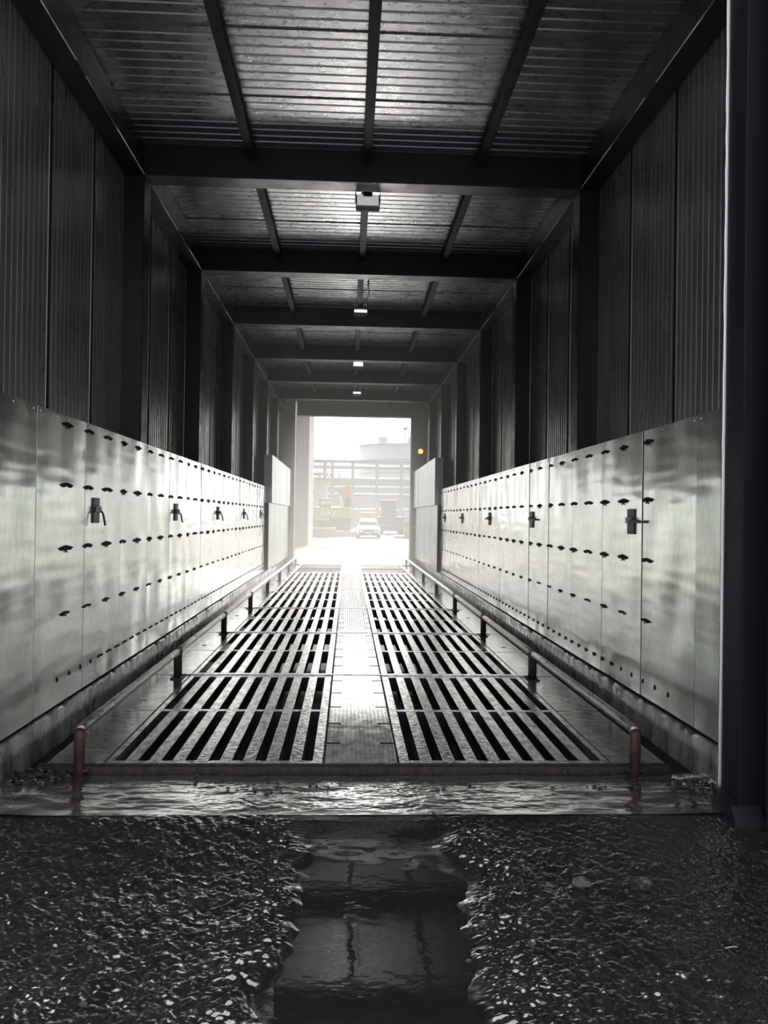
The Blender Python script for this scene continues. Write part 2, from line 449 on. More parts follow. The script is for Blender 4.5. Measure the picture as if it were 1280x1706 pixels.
# kerbs under the panels
for s in (-1, 1):
    mb = MB()
    rows = []
    ys = np.arange(4.44, 27.3, 0.06)
    for y in ys:
        chip = max(0, random.gauss(0, 0.010)) if y < 14 else 0.0
        rows.append([(s * (PX + 0.012), y, -0.06), (s * (PX + 0.012 + random.uniform(0, 0.004)), y, 0.10), (s * (PX + 0.012), y, 0.205 - chip * 1.4), (s * (PX + 0.018 + chip * 1.5), y, 0.225 - chip * 0.4), (s * (WX + 0.04), y, 0.225)])
    mb.grid(rows)
    kb = struct(mb.done('trim_1' if s < 0 else 'trim_2', 'kerb'), 'low wet concrete kerb below the %s steel panels' % SIDE[s])
    MB().box(min(s * (PX + 0.03), s * 2.6), max(s * (PX + 0.03), s * 2.6), 4.44, 27.3, 0.222, 0.262).done('recess_shade_strip', 'gap', kb)  # dark strip painting the shade of the recess under the panels

# ------------------------------------------------------------------ portal frames
def hbeam_x(mb, x0, x1, y, z0, z1, fl=0.25, t=0.016):
    """H-section lying along x, flanges top and bottom"""
    mb.box(x0, x1, y, y + fl, z0, z0 + t, 0.003).box(x0, x1, y, y + fl, z1 - t, z1, 0.003).box(x0, x1, y + 0.012, y + 0.028, z0 + t, z1 - t)
    mb.box(x0, x1, y + fl - 0.028, y + fl - 0.012, z0 + t, z1 - t)
fr0 = None
for k, y in enumerate(FRAMES):
    where = ['nearest the camera, carrying the big floodlight', 'second from the camera', 'third from the camera', 'fourth from the camera', 'fifth from the camera', 'sixth, last before the far doorway'][k]
    lab = 'dark steel portal frame across the tunnel, ' + where
    if fr0 is None:
        fr0 = thing('portal_frame', (0, y, 0), lab, 'frame', 'steel portal frames along the tunnel')
        b_ = MB(); hbeam_x(b_, -WX, WX, 0, ZB, ZC)
        b_.done('beam', 'frame', fr0)
        for s in (-1, 1):
            c_ = MB()
            lo, hi = sorted((s * CX, s * 2.56))
            c_.box(lo, hi, 0, 0.016, 0.23, ZB + 0.002, 0.003).box(lo, hi, 0.234, 0.25, 0.23, ZB + 0.002, 0.003)
            a1, a2 = sorted((s * CX, s * (CX + 0.014)))
            c_.box(a1, a2, 0, 0.25, 0.23, ZB + 0.002, 0.003)
            c_.done('column', 'frame', fr0)
    else:
        dup(fr0, (0, y, 0), lab)
# eave beams and purlins, one length per bay
edges = [Y0 + 0.25] + [y for y in FRAMES] + [Y1]
for k in range(len(edges) - 1):
    ya, yb = edges[k] + (0.26 if k else 0.0), edges[k + 1] - 0.004
    bay = ['nearest roof bay', 'second roof bay', 'third roof bay', 'fourth roof bay', 'fifth roof bay', 'sixth roof bay', 'last roof bay by the far doorway'][k]
    for s in (-1, 1):
        t_ = thing('eave_beam', (s * CX, ya, ZB), 'dark steel eave beam along the top of the %s wall in the %s' % (SIDE[s], bay), 'beam', 'eave beams')
        L = yb - ya
        mb = MB(); lo, hi = sorted((0, s * 0.21))
        mb.box(lo, hi, 0, L, 0, 0.014)
        lo, hi = sorted((s * 0.012, s * 0.026)); mb.box(lo, hi, 0, L, 0.014, ZC - ZB - 0.012)
        mb.done('web_and_flange', 'frame', t_)
        lo, hi = sorted((-s * 0.002, s * 0.006))
        mb2 = MB()
        mb2.cyl((0, 0.02, 0.004), (0, L * 0.46, 0.004), 0.006, seg=8).cyl((0, L * 0.52, 0.004), (0, L - 0.02, 0.004), 0.006, seg=8)
        mb2.done('flange_edge_highlight', 'bright_edge', t_)  # pale rods added as the light caught by the flange edge
        # stiffener plate halfway
        lo, hi = sorted((s * 0.02, s * 0.205)); MB().box(lo, hi, L * 0.49, L * 0.50, 0.014, 0.25).done('stiffener', 'frame', t_)
    for j, x in enumerate((-1.22, 0.02, 1.24)):
        nm = ['left', 'middle', 'right'][j]
        p_ = MB().box(x - 0.045, x + 0.045, ya, yb, ZC - 0.130, ZC - 0.014, 0.006)
        p_.box(x - 0.065, x - 0.046, ya + 0.05, ya + 0.10, ZC - 0.10, ZC - 0.02)
        tag(p_.done('purlin', 'purlin'), 'square steel roof purlin, %s one in the %s' % (nm, bay), 'purlin', 'roof purlins')

# far doorway frame
fd = thing('doorway_frame', (0, Y1, 0), 'heavy grey steel frame around the bright far doorway', 'frame')
for s in (-1, 1):
    lo, hi = sorted((s * 2.0, s * 2.62))
    MB().box(lo + (0.06 if s < 0 else 0), hi + (0.06 if s > 0 else 0), 0, 0.30, 0.0, 5.75, 0.006).done('column', 'grey_frame', fd)
MB().box(-1.94, 2.0, 0.0, 0.30, 5.12, 5.75, 0.004).box(-1.94, 2.0, -0.03, 0.0, 5.12, 5.16).box(-1.94, 2.0, -0.03, 0.0, 5.26, 5.29).done('lintel', 'grey_frame', fd)

# ------------------------------------------------------------------ steel wall panels with spray slots
def slot_mesh(w, h, pin, s):
    """lens-shaped dark spray opening, in the y-z plane, facing -s x"""
    mb = MB(); n = 14; poly = []
    for k in range(n + 1):
        t = -1 + 2 * k / n
        poly.append((t * w / 2, h * 0.62 * (1 - abs(t) ** 1.7) + 0.002))
    for k in range(1, n):
        t = 1 - 2 * k / n
        poly.append((t * w / 2, -h * 0.30 * (1 - abs(t) ** 3) + 0.006 * math.cos(t * PI * 2)))
    mb.prism(poly, 'x', 0.0, -s * 0.004)
    if pin:
        mb.cyl((-s * 0.002, 0, -h * 0.2), (-s * 0.012, 0, -h * 0.7 - 0.008), 0.008, 0.005, seg=8)
        mb.cyl((-s * 0.002, 0, h * 0.4), (-s * 0.009, 0, h * 0.8), 0.006, 0.003, seg=8)
    me_o = mb
    return me_o
def pin_mesh(s):
    return MB().box(*sorted((0, -s * 0.006)), -0.006, 0.006, -0.018, 0.018, 0.002).cyl((0, 0, 0), (-s * 0.010, 0, -0.004), 0.004, seg=6)
ROWS = {-1: (2.325, 1.87, 1.40, 0.914), 1: (2.297, 1.832, 1.350, 0.873)}
LOW = {-1: 0.445, 1: 0.385}
def add_slot(par, s, y, z, w, h, pin, proto={}):
    key = (s, round(w, 3), round(h, 3), pin)
    if key not in proto:
        o = slot_mesh(w, h, pin, s).done('spray_slot', 'slot'); proto[key] = o.data
        COL.objects.unlink(o); bpy.data.objects.remove(o)
    o = bpy.data.objects.new('spray_slot', proto[key]); COL.objects.link(o)
    o.parent = par; o.location = (-s * 0.0005, y, z)
def add_pin(par, s, y, z, proto={}):
    if s not in proto:
        o = pin_mesh(s).done('spray_pin', 'slot'); proto[s] = o.data
        COL.objects.unlink(o); bpy.data.objects.remove(o)
    o = bpy.data.objects.new('spray_pin', proto[s]); COL.objects.link(o)
    o.parent = par; o.location = (-s * 0.0005, y, z)
sheet_me = {}
def sheet_mesh(s, w, z0, z1):
    key = (s, round(w, 2))
    if key not in sheet_me:
        mb = MB()
        ny, nz = 8, 14
        mb.box(*sorted((0, s * 0.022)), 0.006, w - 0.006, z0, z1, 0.002)
        for yy in (0.06, 0.38, 0.62, 0.94):
            mb.cyl((0.002 * s, yy * w, z1 - 0.03), (-s * 0.004, yy * w, z1 - 0.03), 0.007, seg=8)
        o = mb.done('sheet', 'sheet'); sheet_me[key] = o.data
        o.data.materials.append(M['gap'])
        for pl in o.data.polygons:
            if abs(pl.normal.y) > 0.8 and pl.area > 0.005: pl.material_index = 1  # sheet edges painted dark so the seams look shaded
        COL.objects.unlink(o); bpy.data.objects.remove(o)
    return sheet_me[key]
for s, first in ((-1, 4.45), (1, 4.30)):
    for k in range(16):
        y = first + k
        if k == 0 and s > 0: lab = 'plain steel wall sheet on the right wall, beside the dark door post'
        elif k == 0: lab = 'plain dull steel wall sheet at the left edge, nearest on the left wall'
        else: lab = 'slotted steel splash sheet, %s wall, %s from the near end' % (SIDE[s], ORD[k])
        t_ = thing('wall_sheet', (s * PX, y, 0), lab, 'wall panel', 'steel sheets lining the %s wall' % SIDE[s])
        t_.rotation_euler = (0, random.uniform(-0.0025, 0.0025), random.uniform(-0.003, 0.003))
        w = 1.0
        o = bpy.data.objects.new('sheet', sheet_mesh(s, w, 0.262, 2.395)); COL.objects.link(o); o.parent = t_
        offs = (0.08, 0.58) if s < 0 else (0.44, 0.94)
        if k == 1: offs = (0.58,) if s < 0 else (0.90,)
        if k >= 1:
            for yy in offs:
                for j, z in enumerate(ROWS[s]):
                    w_ = (0.27, 0.32, 0.33, 0.24)[j] * (1.0 if s < 0 else 0.93) * random.choice((0.95, 1, 1.05)); w_ = round(w_, 2)
                    if yy < w_ / 2: w_ = 0.26
                    add_slot(t_, s, yy, z, w_, (0.030, 0.034, 0.034, 0.022)[j], random.random() < 0.6)
            for q, yy in enumerate((0.20, 0.45, 0.70, 0.95)):
                if k == 1:
                    if q: add_pin(t_, s, yy, LOW[s])
                elif (k == 2 and q == 0) or (s > 0 and k == 2 and q < 2): add_pin(t_, s, yy, LOW[s])
                else: add_slot(t_, s, yy, LOW[s], 0.17 if s < 0 else 0.12, 0.018, s > 0)

# black brackets with arms, one every third sheet
for s, ys in ((-1, (6.71, 9.79, 12.93, 16.1, 19.2)), (1, (6.53, 10.13, 13.2, 16.4, 19.4))):
    for k, y in enumerate(ys):
        t_ = thing('sensor_bracket', (s * (PX - 0.002), y, 1.69 if s < 0 else 1.66),
                   'black sensor bracket with %s, %s wall, %s from the near end' % ('bent arm' if s < 0 else 'straight arm', SIDE[s], ORD[k]), 'bracket', 'sensor brackets on the %s wall' % SIDE[s])
        MB().box(*sorted((0, -s * 0.012)), -0.078, 0.078, -0.105, 0.105, 0.003).done('back_plate', 'black_box', t_)
        MB().box(*sorted((-s * 0.012, -s * 0.045)), -0.03, 0.03, -0.015, 0.035, 0.004).cyl((-s * 0.03, 0, 0.02), (-s * 0.05, 0, 0.02), 0.014, seg=10).done('clamp', 'lamp_body', t_)
        if s < 0:
            MB().tube([(0.03, 0, -0.01), (0.055, 0, -0.012), (0.065, 0, -0.03), (0.085, -0.005, -0.125)], 0.009, 8).done('arm', 'black_box', t_)
        else:
            d = -1 if k < 2 else 1
            MB().box(*sorted((-s * 0.02, -s * 0.04)), *sorted((0.03 * d, 0.27 * d)), -0.012, 0.012, 0.004).done('arm', 'black_box', t_)

# lining at the far end: lower sheets and the two projecting boxes
for s in (-1, 1):
    for k in range(4):
        y = 20.42 + k * 1.72
        mb = MB().box(*sorted((0, s * 0.03)), 0.012, 1.70, 0.0, 1.72, 0.004)
        o = mb.done('lining_sheet', 'clad', loc=(s * 2.18, y, 0.262))
        tag(o, 'pale lining sheet low on the %s wall, %s past the slotted sheets' % (SIDE[s], ORD[k]), 'wall panel', 'pale lining sheets by the far doorway')
    t_ = thing('nozzle_box', (s * 2.12, 20.62, 1.985), 'long pale steel box projecting from the %s wall before the far doorway' % SIDE[s], 'box')
    MB().box(*sorted((0, s * 0.215)), 0, 6.65, 0, 1.25, 0.006).done('casing', 'clad', t_)
    MB().box(*sorted((-s * 0.004, s * 0.02)), 4.9, 4.93, 0.01, 1.24).done('seam_strip', 'purlin', t_)
    tag(MB().box(*sorted((s * 2.17, s * 2.34)), 20.36, 20.41, 0.262, 1.985, 0.004).done('end_post', 'frame'),
        'narrow dark post closing the row of slotted sheets on the %s' % SIDE[s], 'post')

# amber lamp and little white box on the doorway frame
p = at(701, 752, Y1 - 0.02)
t_ = thing('warning_lamp', p, 'round orange warning lamp on the right of the far doorway frame', 'lamp')
MB().box(-0.10, 0.10, -0.02, 0.02, -0.10, 0.10, 0.01).done('housing', 'lamp_body', t_)
MB().cyl((0, -0.02, 0), (0, -0.06, 0), 0.085, 0.07, seg=24).done('amber_lens', 'amber', t_)
p = at(691, 877, Y1 - 0.03)
tag(MB().box(-0.07, 0.07, -0.05, 0.03, -0.04, 0.04, 0.01).cyl((0, 0, -0.04), (0, 0, -0.16), 0.02).done('door_sensor', 'clad', loc=p), 'small white sensor on the right column of the far doorway', 'sensor')

# ------------------------------------------------------------------ floodlights
def floodlight(loc, label, tilt, lens, w=0.27, h=0.19, cable=False, up=0.20):
    t_ = thing('floodlight', loc, label, 'floodlight', 'floodlights along the roof')
    hd = MB().box(-w / 2, w / 2, -0.03, 0.05, -h / 2, h / 2, 0.02)
    for k in range(7): hd.box(-w / 2 + 0.03 + k * (w - 0.06) / 6 - 0.004, -w / 2 + 0.03 + k * (w - 0.06) / 6 + 0.004, 0.05, 0.075, -h * 0.35, h * 0.35)
    hd = hd.done('head', 'lamp_body', t_); hd.rotation_euler = (tilt, 0, 0)
    ln = MB().box(-w / 2 + 0.014, w / 2 - 0.014, -0.036, -0.030, -h / 2 + 0.014, h / 2 - 0.014, 0.002).done('lens', lens, hd)
    br = MB()
    for q in (-1, 1): br.box(q * (w / 2 + 0.004) - 0.004, q * (w / 2 + 0.004) + 0.004, -0.015, 0.02, -0.01, up, 0.001)
    br.box(-w / 2 - 0.008, w / 2 + 0.008, -0.02, 0.03, up - 0.008, up)
    br.box(-0.05, 0.05, -0.02, 0.03, 0.06, up, 0.002)
    br.done('bracket', 'black_box', t_)
    if cable:
        MB().tube([(w * 0.46, 0.02, 0), (w * 0.55, 0.02, 0.06), (w * 0.42, -0.2, 0.09), (w * 0.35, -0.5, 0.10), (w * 0.55, -0.8, 0.09), (w * 0.42, -1.3, 0.11), (w * 0.40, -1.6, 0.13)], 0.011, 8).done('cable', 'cable', t_)
    return t_
PB = ZC - 0.130     # purlin underside
p = at(613, 337, 8.88); floodlight(p, 'large unlit floodlight hanging just behind the nearest roof beam', -0.45, 'lens', 0.27, 0.19, up=PB - p.z)
p = at(601, 521, 14.2); floodlight(p, 'white floodlight with a dangling cable before the third roof beam', -1.0, 'lens_on', 0.25, 0.15, True, up=PB - p.z)
p = at(597, 608, 18.62); floodlight(p, 'small white floodlight just behind the fourth roof beam', -0.5, 'lens_on', 0.25, 0.14, up=PB - p.z)
p = at(595, 656, 23.6); floodlight(p, 'tiny white floodlight with cable before the sixth roof beam', -1.0, 'lens_on', 0.25, 0.15, True, up=PB - p.z)
w_ = MB().tube([(0.20, 15.6, ZC - 0.004), (0.27, 15.9, 5.52), (0.22, 16.5, 5.47), (0.36, 16.1, 5.52), (0.62, 15.7, ZC - 0.004)], 0.008, 6).done('loose_wire', 'cable')
tag(w_, 'thin loose wire sagging beside the middle purlin past the third beam', 'wire')

# ------------------------------------------------------------------ gratings, centre plates, side plates
SL0, SL1, PITCH, SLW = 0.33, 1.655, 0.158, 0.076
def grating(sd):
    """half module 3 m long, sd=-1 left, +1 right, local x measured from the middle line"""
    t_ = thing('floor_grating', (0, 0, 0), '', 'grating', 'slotted floor gratings on the %s' % SIDE[sd])
    fr = MB()
    def bx(x0, x1, y0, y1, z0, z1, bev=0.0):
        a, b3 = sorted((sd * x0, sd * x1)); fr.box(a, b3, y0, y1, z0, z1, bev)
    bx(0.262, SL0, 0.02, 2.98, -0.16, 0, 0.004)
    bx(SL1 + 0.012, 1.715, 0.02, 2.98, -0.16, 0, 0.004)
    for y0, y1 in ((0.02, 0.10), (1.475, 1.525), (2.90, 2.98)): bx(SL0, SL1 + 0.012, y0, y1, -0.012, 0, 0.003)
    fr.done('outer_frame', 'grate', t_)
    br, wb = MB(), MB()
    for y0, y1 in ((0.03, 0.09), (1.48, 1.52), (2.91, 2.97)):
        wb.box(*sorted((sd * SL0, sd * (SL1 + 0.012))), y0, y1, -0.15, -0.012)
    x = SL0 + SLW
    while x < SL1 - 0.02:
        w = PITCH - SLW
        for y0, y1 in ((0.10, 1.475), (1.525, 2.90)):
            a, b3 = sorted((sd * x, sd * (x + w)))
            br.box(a, b3, y0, y1, -0.010, 0, 0.002)
            cx = (a + b3) / 2
            wb.box(cx - 0.005, cx + 0.005, y0, y1, -0.13, -0.010)
            wb.box(a + 0.008, b3 - 0.008, y0, y1, -0.14, -0.13)
        x += PITCH
    br.done('slotted_bars', 'grate', t_)
    wb.done('bar_webs', 'web', t_)
    return t_
for sd in (-1, 1):
    g0 = None
    for k, y in enumerate(MOD):
        wh = 'nearest the camera' if k == 0 else '%s from the near edge' % ORD[k] if k < 5 else 'sixth and farthest slotted one'
        lab = 'wet slotted steel grating on the %s, %s' % (SIDE[sd], wh)
        ll = (GX, y, 0)
        if g0 is None:
            g0 = grating(sd); g0.location = ll; g0['label'] = lab
        else: dup(g0, ll, lab)
# cross drain gratings at the far end
for sd in (-1, 1):
    yb = MOD[-1] + 3.02; ye = 27.25
    t_ = thing('drain_grating', (GX, yb, 0), 'cross-barred drain grating on the %s just inside the far doorway' % SIDE[sd], 'grating', 'cross-barred drains by the far doorway')
    L = ye - yb; mb = MB()
    for x0, x1 in ((0.262, 0.33), (1.66, 1.72)):
        a, b3 = sorted((sd * x0, sd * x1)); mb.box(a, b3, 0, L, -0.12, 0, 0.003)
    a, b3 = sorted((sd * 0.33, sd * 1.66)); mb.box(a, b3, 0, 0.06, -0.12, 0).box(a, b3, L - 0.06, L, -0.12, 0).box(a, b3, L * 0.5, L * 0.5 + 0.1, -0.12, 0.0)
    mb.done('outer_frame', 'drain', t_)
    y = 0.25
    while y < L - 0.3:
        if abs(y - L * 0.5) > 0.2: MB().box(a, b3, y, y + 0.06, -0.06, 0, 0.003).done('cross_bar', 'plate', t_)
        y += 0.52
# centre tread plates
def tread_plate():
    t_ = thing('tread_plate', (0, 0, 0), '', 'floor plate', 'tread plates down the middle')
    mb = MB().box(-0.245, 0.245, 0.03, 2.97, -0.012, 0.004, 0.002)
    ny = int(2.9 / 0.034)
    for j in range(ny):
        for i in range(15):
            x = -0.231 + i * 0.033; y = 0.06 + j * 0.034
            if any(abs(y - q) < 0.025 for q in (0.5, 1.05, 1.6, 2.15, 2.7)) and abs(x) > 0.13: continue
            a = 0.55 if i % 2 else -0.55
            ca, sa = math.cos(a), math.sin(a)
            P = [(-0.0175, 0), (0, -0.0050), (0.0175, 0), (0, 0.0050)]
            V = [mb.bm.verts.new((x + ca * px - sa * py, y + sa * px + ca * py, 0.0038)) for px, py in P]
            T = [mb.bm.verts.new((x + (ca * px - sa * py) * 0.6, y + (sa * px + ca * py) * 0.6, 0.0056)) for px, py in P]
            for q in range(4): mb.bm.faces.new((V[q], V[(q + 1) % 4], T[(q + 1) % 4], T[q]))
            mb.bm.faces.new(T)
    mb.done('plate', 'tread', t_)
    for y in (0.5, 1.05, 1.6, 2.15, 2.7):
        for s in (-1, 1):
            MB().box(*sorted((s * 0.245, s * 0.145)), y - 0.012, y + 0.012, 0.001, 0.0060).done('lifting_slot', 'slot', t_)
    MB().box(-0.262, -0.246, 0.0, 3.0, -0.05, -0.012).box(0.246, 0.262, 0.0, 3.0, -0.05, -0.012).box(-0.20, 0.20, 0.03, 2.97, -0.20, -0.012).done('support', 'pit', t_)
    return t_
tp = None
for k, y in enumerate(MOD):
    lab = 'raised-tread steel plate down the middle, ' + ('nearest the camera' if k == 0 else '%s from the near edge' % ORD[k] if k < 5 else 'sixth, just before the drain')
    if tp is None: tp = tread_plate(); tp.location = (GX, y, 0); tp['label'] = lab
    else: dup(tp, (GX, y, 0), lab)
tag(MB().box(-0.25, 0.25, 0, 27.25 - MOD[-1] - 3.03, -0.10, 0.004, 0.003).done('cover_plate', 'tread', loc=(GX, MOD[-1] + 3.03, 0)), 'smooth pale cover plate between the two far drain gratings', 'floor plate')
# cross joints: a raised flat bar between modules
for k, y in enumerate(MOD):
    if k == 0: continue
    o = MB().box(-1.95, 1.95, -0.018, 0.018, -0.02, 0.010, 0.003).done('joint_bar', 'grate', loc=(GX, y, 0))
    tag(o, 'flat steel bar across the whole floor at the %s joint between gratings' % ORD[k - 1], 'bar', 'cross bars between the gratings')
o = MB().box(-2.12, 2.10, -0.055, 0.0, -0.10, 0.004, 0.003).box(-2.12, 2.10, -0.010, 0.0, 0.0, 0.014).done('edge_angle', 'post', loc=(GX, MOD[0] - 0.005, 0))
tag(o, 'steel edge angle along the front of the nearest gratings', 'edging')
# side plates
for s in (-1, 1):
    sp = None
    for k in range(7):
        y = 5.33 + 3 * k
        lab = 'wet flat steel side plate between grating and %s kerb, %s from the near edge' % (SIDE[s], ORD[k])
        if sp is None:
            sp = thing('side_plate', (s * 1.73 + GX, y, 0), lab, 'floor plate', 'side plates along the %s kerb' % SIDE[s])
            mb = MB()
            for a, b3 in ((0.015, 1.49), (1.51, 2.985)): mb.box(*sorted((0, s * 0.37)), a, b3, -0.06, -0.004, 0.003)
            mb.done('plate', 'plate', sp)
            MB().cyl((s * 0.2, 1.9, -0.004), (s * 0.2, 1.9, 0.004), 0.03, seg=16).done('bolt_head', 'grate', sp)
        else: dup(sp, (s * 1.73 + GX, y, 0), lab)

# ------------------------------------------------------------------ pipe guard rails
def rail(s, y, n, label):
    t_ = thing('guard_rail', (s * 1.83 + GX, y, 0), label, 'rail', 'low pipe guard rails')
    r, H, L = 0.034, 0.265, 2.93
    zb = 0.0
    pm_ = 'rust_pipe' if n == 0 else 'post'
    arc = [(0, 0.0 + 0.06 - 0.06 * math.cos(a), H - 0.06 + 0.06 * math.sin(a)) for a in (0, 0.4, 0.8, 1.2, PI / 2)]
    arc2 = [(0, L - q[1], q[2]) for q in arc][::-1]
    MB().tube(arc[2:] + [(0, 0.5, H), (0, 1.5, H), (0, 2.4, H)] + arc2[:3], r, 14).done('top_pipe', 'pipe', t_)
    low = -0.075 if n == 0 else -0.004
    MB().tube([(0, 0, low)] + arc[:3], r + 0.001, 14).done('post', pm_, t_)
    MB().tube(arc2[2:] + [(0, L, -0.004)], r + 0.001, 14).done('post', 'post', t_)
    MB().box(-0.06, 0.06, -0.06 if n else -0.02, 0.06, -0.004, 0.008, 0.002).box(-0.06, 0.06, L - 0.06, L + 0.06 if n < 6 else L + 0.02, -0.004, 0.008, 0.002).done('foot_plate', 'post', t_)
    return t_
for s in (-1, 1):
    for k in range(7):
        rail(s, 5.22 + 3 * k, k, 'low bent-pipe guard rail along the %s edge of the gratings, %s from the near end' % (SIDE[s], ORD[k]))

# ------------------------------------------------------------------ door post and door leaf on the right
dp = thing('door_post', (2.07, 4.33, 0), 'blue-black steel door post at the right entrance corner', 'post')
MB().box(0, 0.25, 0, 0.22, -0.02, 6.2, 0.008).done('post_body', 'post_paint', dp)
ed = MB(); pts = []
for k in range(60):
    z = 0.03 + k * 0.1; pts.append((-0.006 + random.uniform(-0.002, 0.002), 0.222, z))
ed.tube(pts, 0.009, 8).box(-0.004, 0.002, 0.205, 0.218, 0.02, 6.0)
ed.done('edge_highlight_strip', 'bright_edge', dp)  # pale bead added as the highlight on the post's far edge
MB().prism([(0.30, 0.0), (-0.02, 0.0), (0.05, 0.11), (0.25, 0.14)], 'x', -0.03, 0.14).done('foot_bracket', 'post_paint', dp, loc=(-0.02, -0.06, -0.02))
dl = thing('sliding_door', (2.16, 4.12, 0), 'dark brown door leaf standing open at the right edge of the picture', 'door')
MB().box(0, 1.6, 0, 0.10, -0.02, 5.9, 0.01).done('leaf', 'door_leaf', dl)
MB().box(0.004, 0.04, -0.012, 0.0, 0.0, 5.9, 0.004).done('edge_channel', 'post_paint', dl)

# ------------------------------------------------------------------ debris
def stick(px, label, m='twig', r=0.005, z=-0.008):
    pts = [on_floor(a, b4, 0.0) for a, b4 in px]
    pts = [Vector((q.x, q.y, (0.020 - 0.0714 * (q.y - 4.4)) if q.y > 4.4 else -0.016)) for q in pts]
    base = pts[0].copy(); z = 0.0
    P = []
    for i in range(len(pts) - 1):
        for q in range(4):
            P.append(pts[i].lerp(pts[i + 1], q / 4) - base + Vector((random.uniform(-.003, .003), random.uniform(-.003, .003), r + random.uniform(0, .004))))
    P.append(pts[-1] - base + Vector((0, 0, r)))
    rr = [r * (1 - 0.4 * i / len(P)) for i in range(len(P))]
    o = MB().tube(P, rr, 6).done('twig', m, loc=base + Vector((0, 0, z)))
    return tag(o, label, 'twig', 'twigs lying in the mud')
stick([(401, 1332), (432, 1347), (466, 1339)], 'forked V-shaped dark twig on the wet strip left of centre')
stick([(1043, 1346), (1086, 1361)], 'straight dark stick on the strip just right of the right rail post', r=0.007)
stick([(1074, 1341), (1092, 1341)], 'short dark stick beside the right rail post')
stick([(720, 1361), (746, 1368)], 'short dark twig at the edge of the wet strip right of centre')
stick([(64, 1312), (82, 1304)], 'short dark twig left of the left rail post')
stick([(315, 1399), (342, 1392)], 'dark twig half sunk in the mud on the left', z=-0.02)
stick([(855, 1593), (872, 1585)], 'short pale straw in the mud right of the puddle', 'pale_twig', 0.004, -0.02)
stick([(1209, 1575), (1229, 1572)], 'thin pale straw near the lower right corner', 'pale_twig', 0.003, -0.02)
def heap(name, c, rx, ry, h, n, label, m):
    mb = MB()
    for k in range(n):
        a = random.uniform(0, 2 * PI); q = math.sqrt(random.random())
        x, y = q * math.cos(a) * rx, q * math.sin(a) * ry
        rr = random.uniform(0.006, 0.020)
        mb.ball((x, y, rr * 0.5 + h * max(0, 1 - q) * random.random()), rr, 1, 0.35, (random.uniform(.6, 1.6), random.uniform(.6, 1.4), random.uniform(.4, .9)))
    o = mb.done(name, m, loc=c)
    return tag(o, label, 'debris', None, 'stuff')
heap('mud_heap', on_floor(40, 1297, -0.02), 0.28, 0.16, 0.05, 130, 'heap of dark clods against the left kerb', 'clod')
heap('mud_heap', on_floor(1175, 1325, -0.02), 0.22, 0.28, 0.05, 150, 'heap of dark clods against the right kerb by the door post', 'clod')
heap('wet_litter', on_floor(1168, 1305, -0.02), 0.16, 0.22, 0.05, 26, 'white glints, added as pale scraps, on the heap by the right kerb', 'glint')  # pale scraps stand in for glints on the heap
mb = MB()
for k in range(520):
    px, py = random.uniform(0, 1230), random.choice((random.uniform(1285, 1400), random.uniform(1290, 1700)))
    q = on_floor(px, py, -0.02 if py < 1357 else -0.03)
    if py > 1357 and abs(q.x) < 0.35: continue
    rr = random.choice((0.003, 0.004, 0.006, 0.008, 0.011))
    mb.ball(q + Vector((0, 0, rr * 0.4)), rr, 1, 0.35, (1.3, 1.0, 0.8))
tag(mb.done('mud_clods', 'clod'), 'small dark clods scattered over the wet mud', 'clods', None, 'stuff')
for px, py, rr, lab in ((1143, 1342, 0.05, 'fist-sized dark clod on the strip near the door post'), (969, 1472, 0.035, 'pale lump of wet mud in the right foreground'), (1070, 1470, 0.03, 'broken ridge of mud right of the pale lump')):
    o = MB().ball((0, 0, 0), rr, 2, 0.22, (1.3, 1.0, 0.8)).done('mud_lump', 'clod', loc=on_floor(px, py, 0.012 if py < 1357 else -0.015))
    tag(o, lab, 'clod')

# ------------------------------------------------------------------ the yard beyond
GZ = -0.01
def base(px, Y): 
    q = at(px, 870, Y); return Vector((q.x, Y, GZ))
# white car facing the camera
car = thing('car', base(614.5, 60.0), 'white car parked facing the camera in the bright yard', 'car')
def loft(sections, mb):
    R = [[mb.bm.verts.new(p) for p in sct] for sct in sections]
    n = len(R[0])
    for i in range(len(R) - 1):
        for k in range(n):
            fc = mb.bm.faces.new((R[i][k], R[i][(k + 1) % n], R[i + 1][(k + 1) % n], R[i + 1][k])); fc.smooth = True
    mb.bm.faces.new(R[0][::-1]); mb.bm.faces.new(R[-1])
def carsec(y, w, z0, z1):
    return [(-w * 0.9, y, z0), (-w, y, z0 + 0.12), (-w, y, z1 - 0.15), (-w * 0.86, y, z1), (w * 0.86, y, z1), (w, y, z1 - 0.15), (w, y, z0 + 0.12), (w * 0.9, y, z0)]
mb = MB(); loft([carsec(0, 0.80, 0.28, 0.72), carsec(0.12, 0.88, 0.22, 0.80), carsec(1.1, 0.90, 0.20, 0.98), carsec(2.5, 0.90, 0.20, 1.0), carsec(4.0, 0.90, 0.22, 1.0), carsec(4.4, 0.84, 0.30, 0.92)], mb)
mb.done('body', 'white_paint', car)
mb = MB(); loft([[(-0.80, 1.0, 0.96), (0.80, 1.0, 0.96), (0.80, 1.02, 0.95), (-0.80, 1.02, 0.95)], [(-0.62, 1.85, 1.48), (0.62, 1.85, 1.48), (0.62, 1.9, 1.0), (-0.62, 1.9, 1.0)],
          [(-0.60, 3.1, 1.50), (0.60, 3.1, 1.50), (0.7, 3.1, 0.98), (-0.7, 3.1, 0.98)], [(-0.7, 4.0, 1.02), (0.7, 4.0, 1.02), (0.7, 4.02, 0.98), (-0.7, 4.02, 0.98)]], mb)
mb.done('cabin', 'white_paint', car)
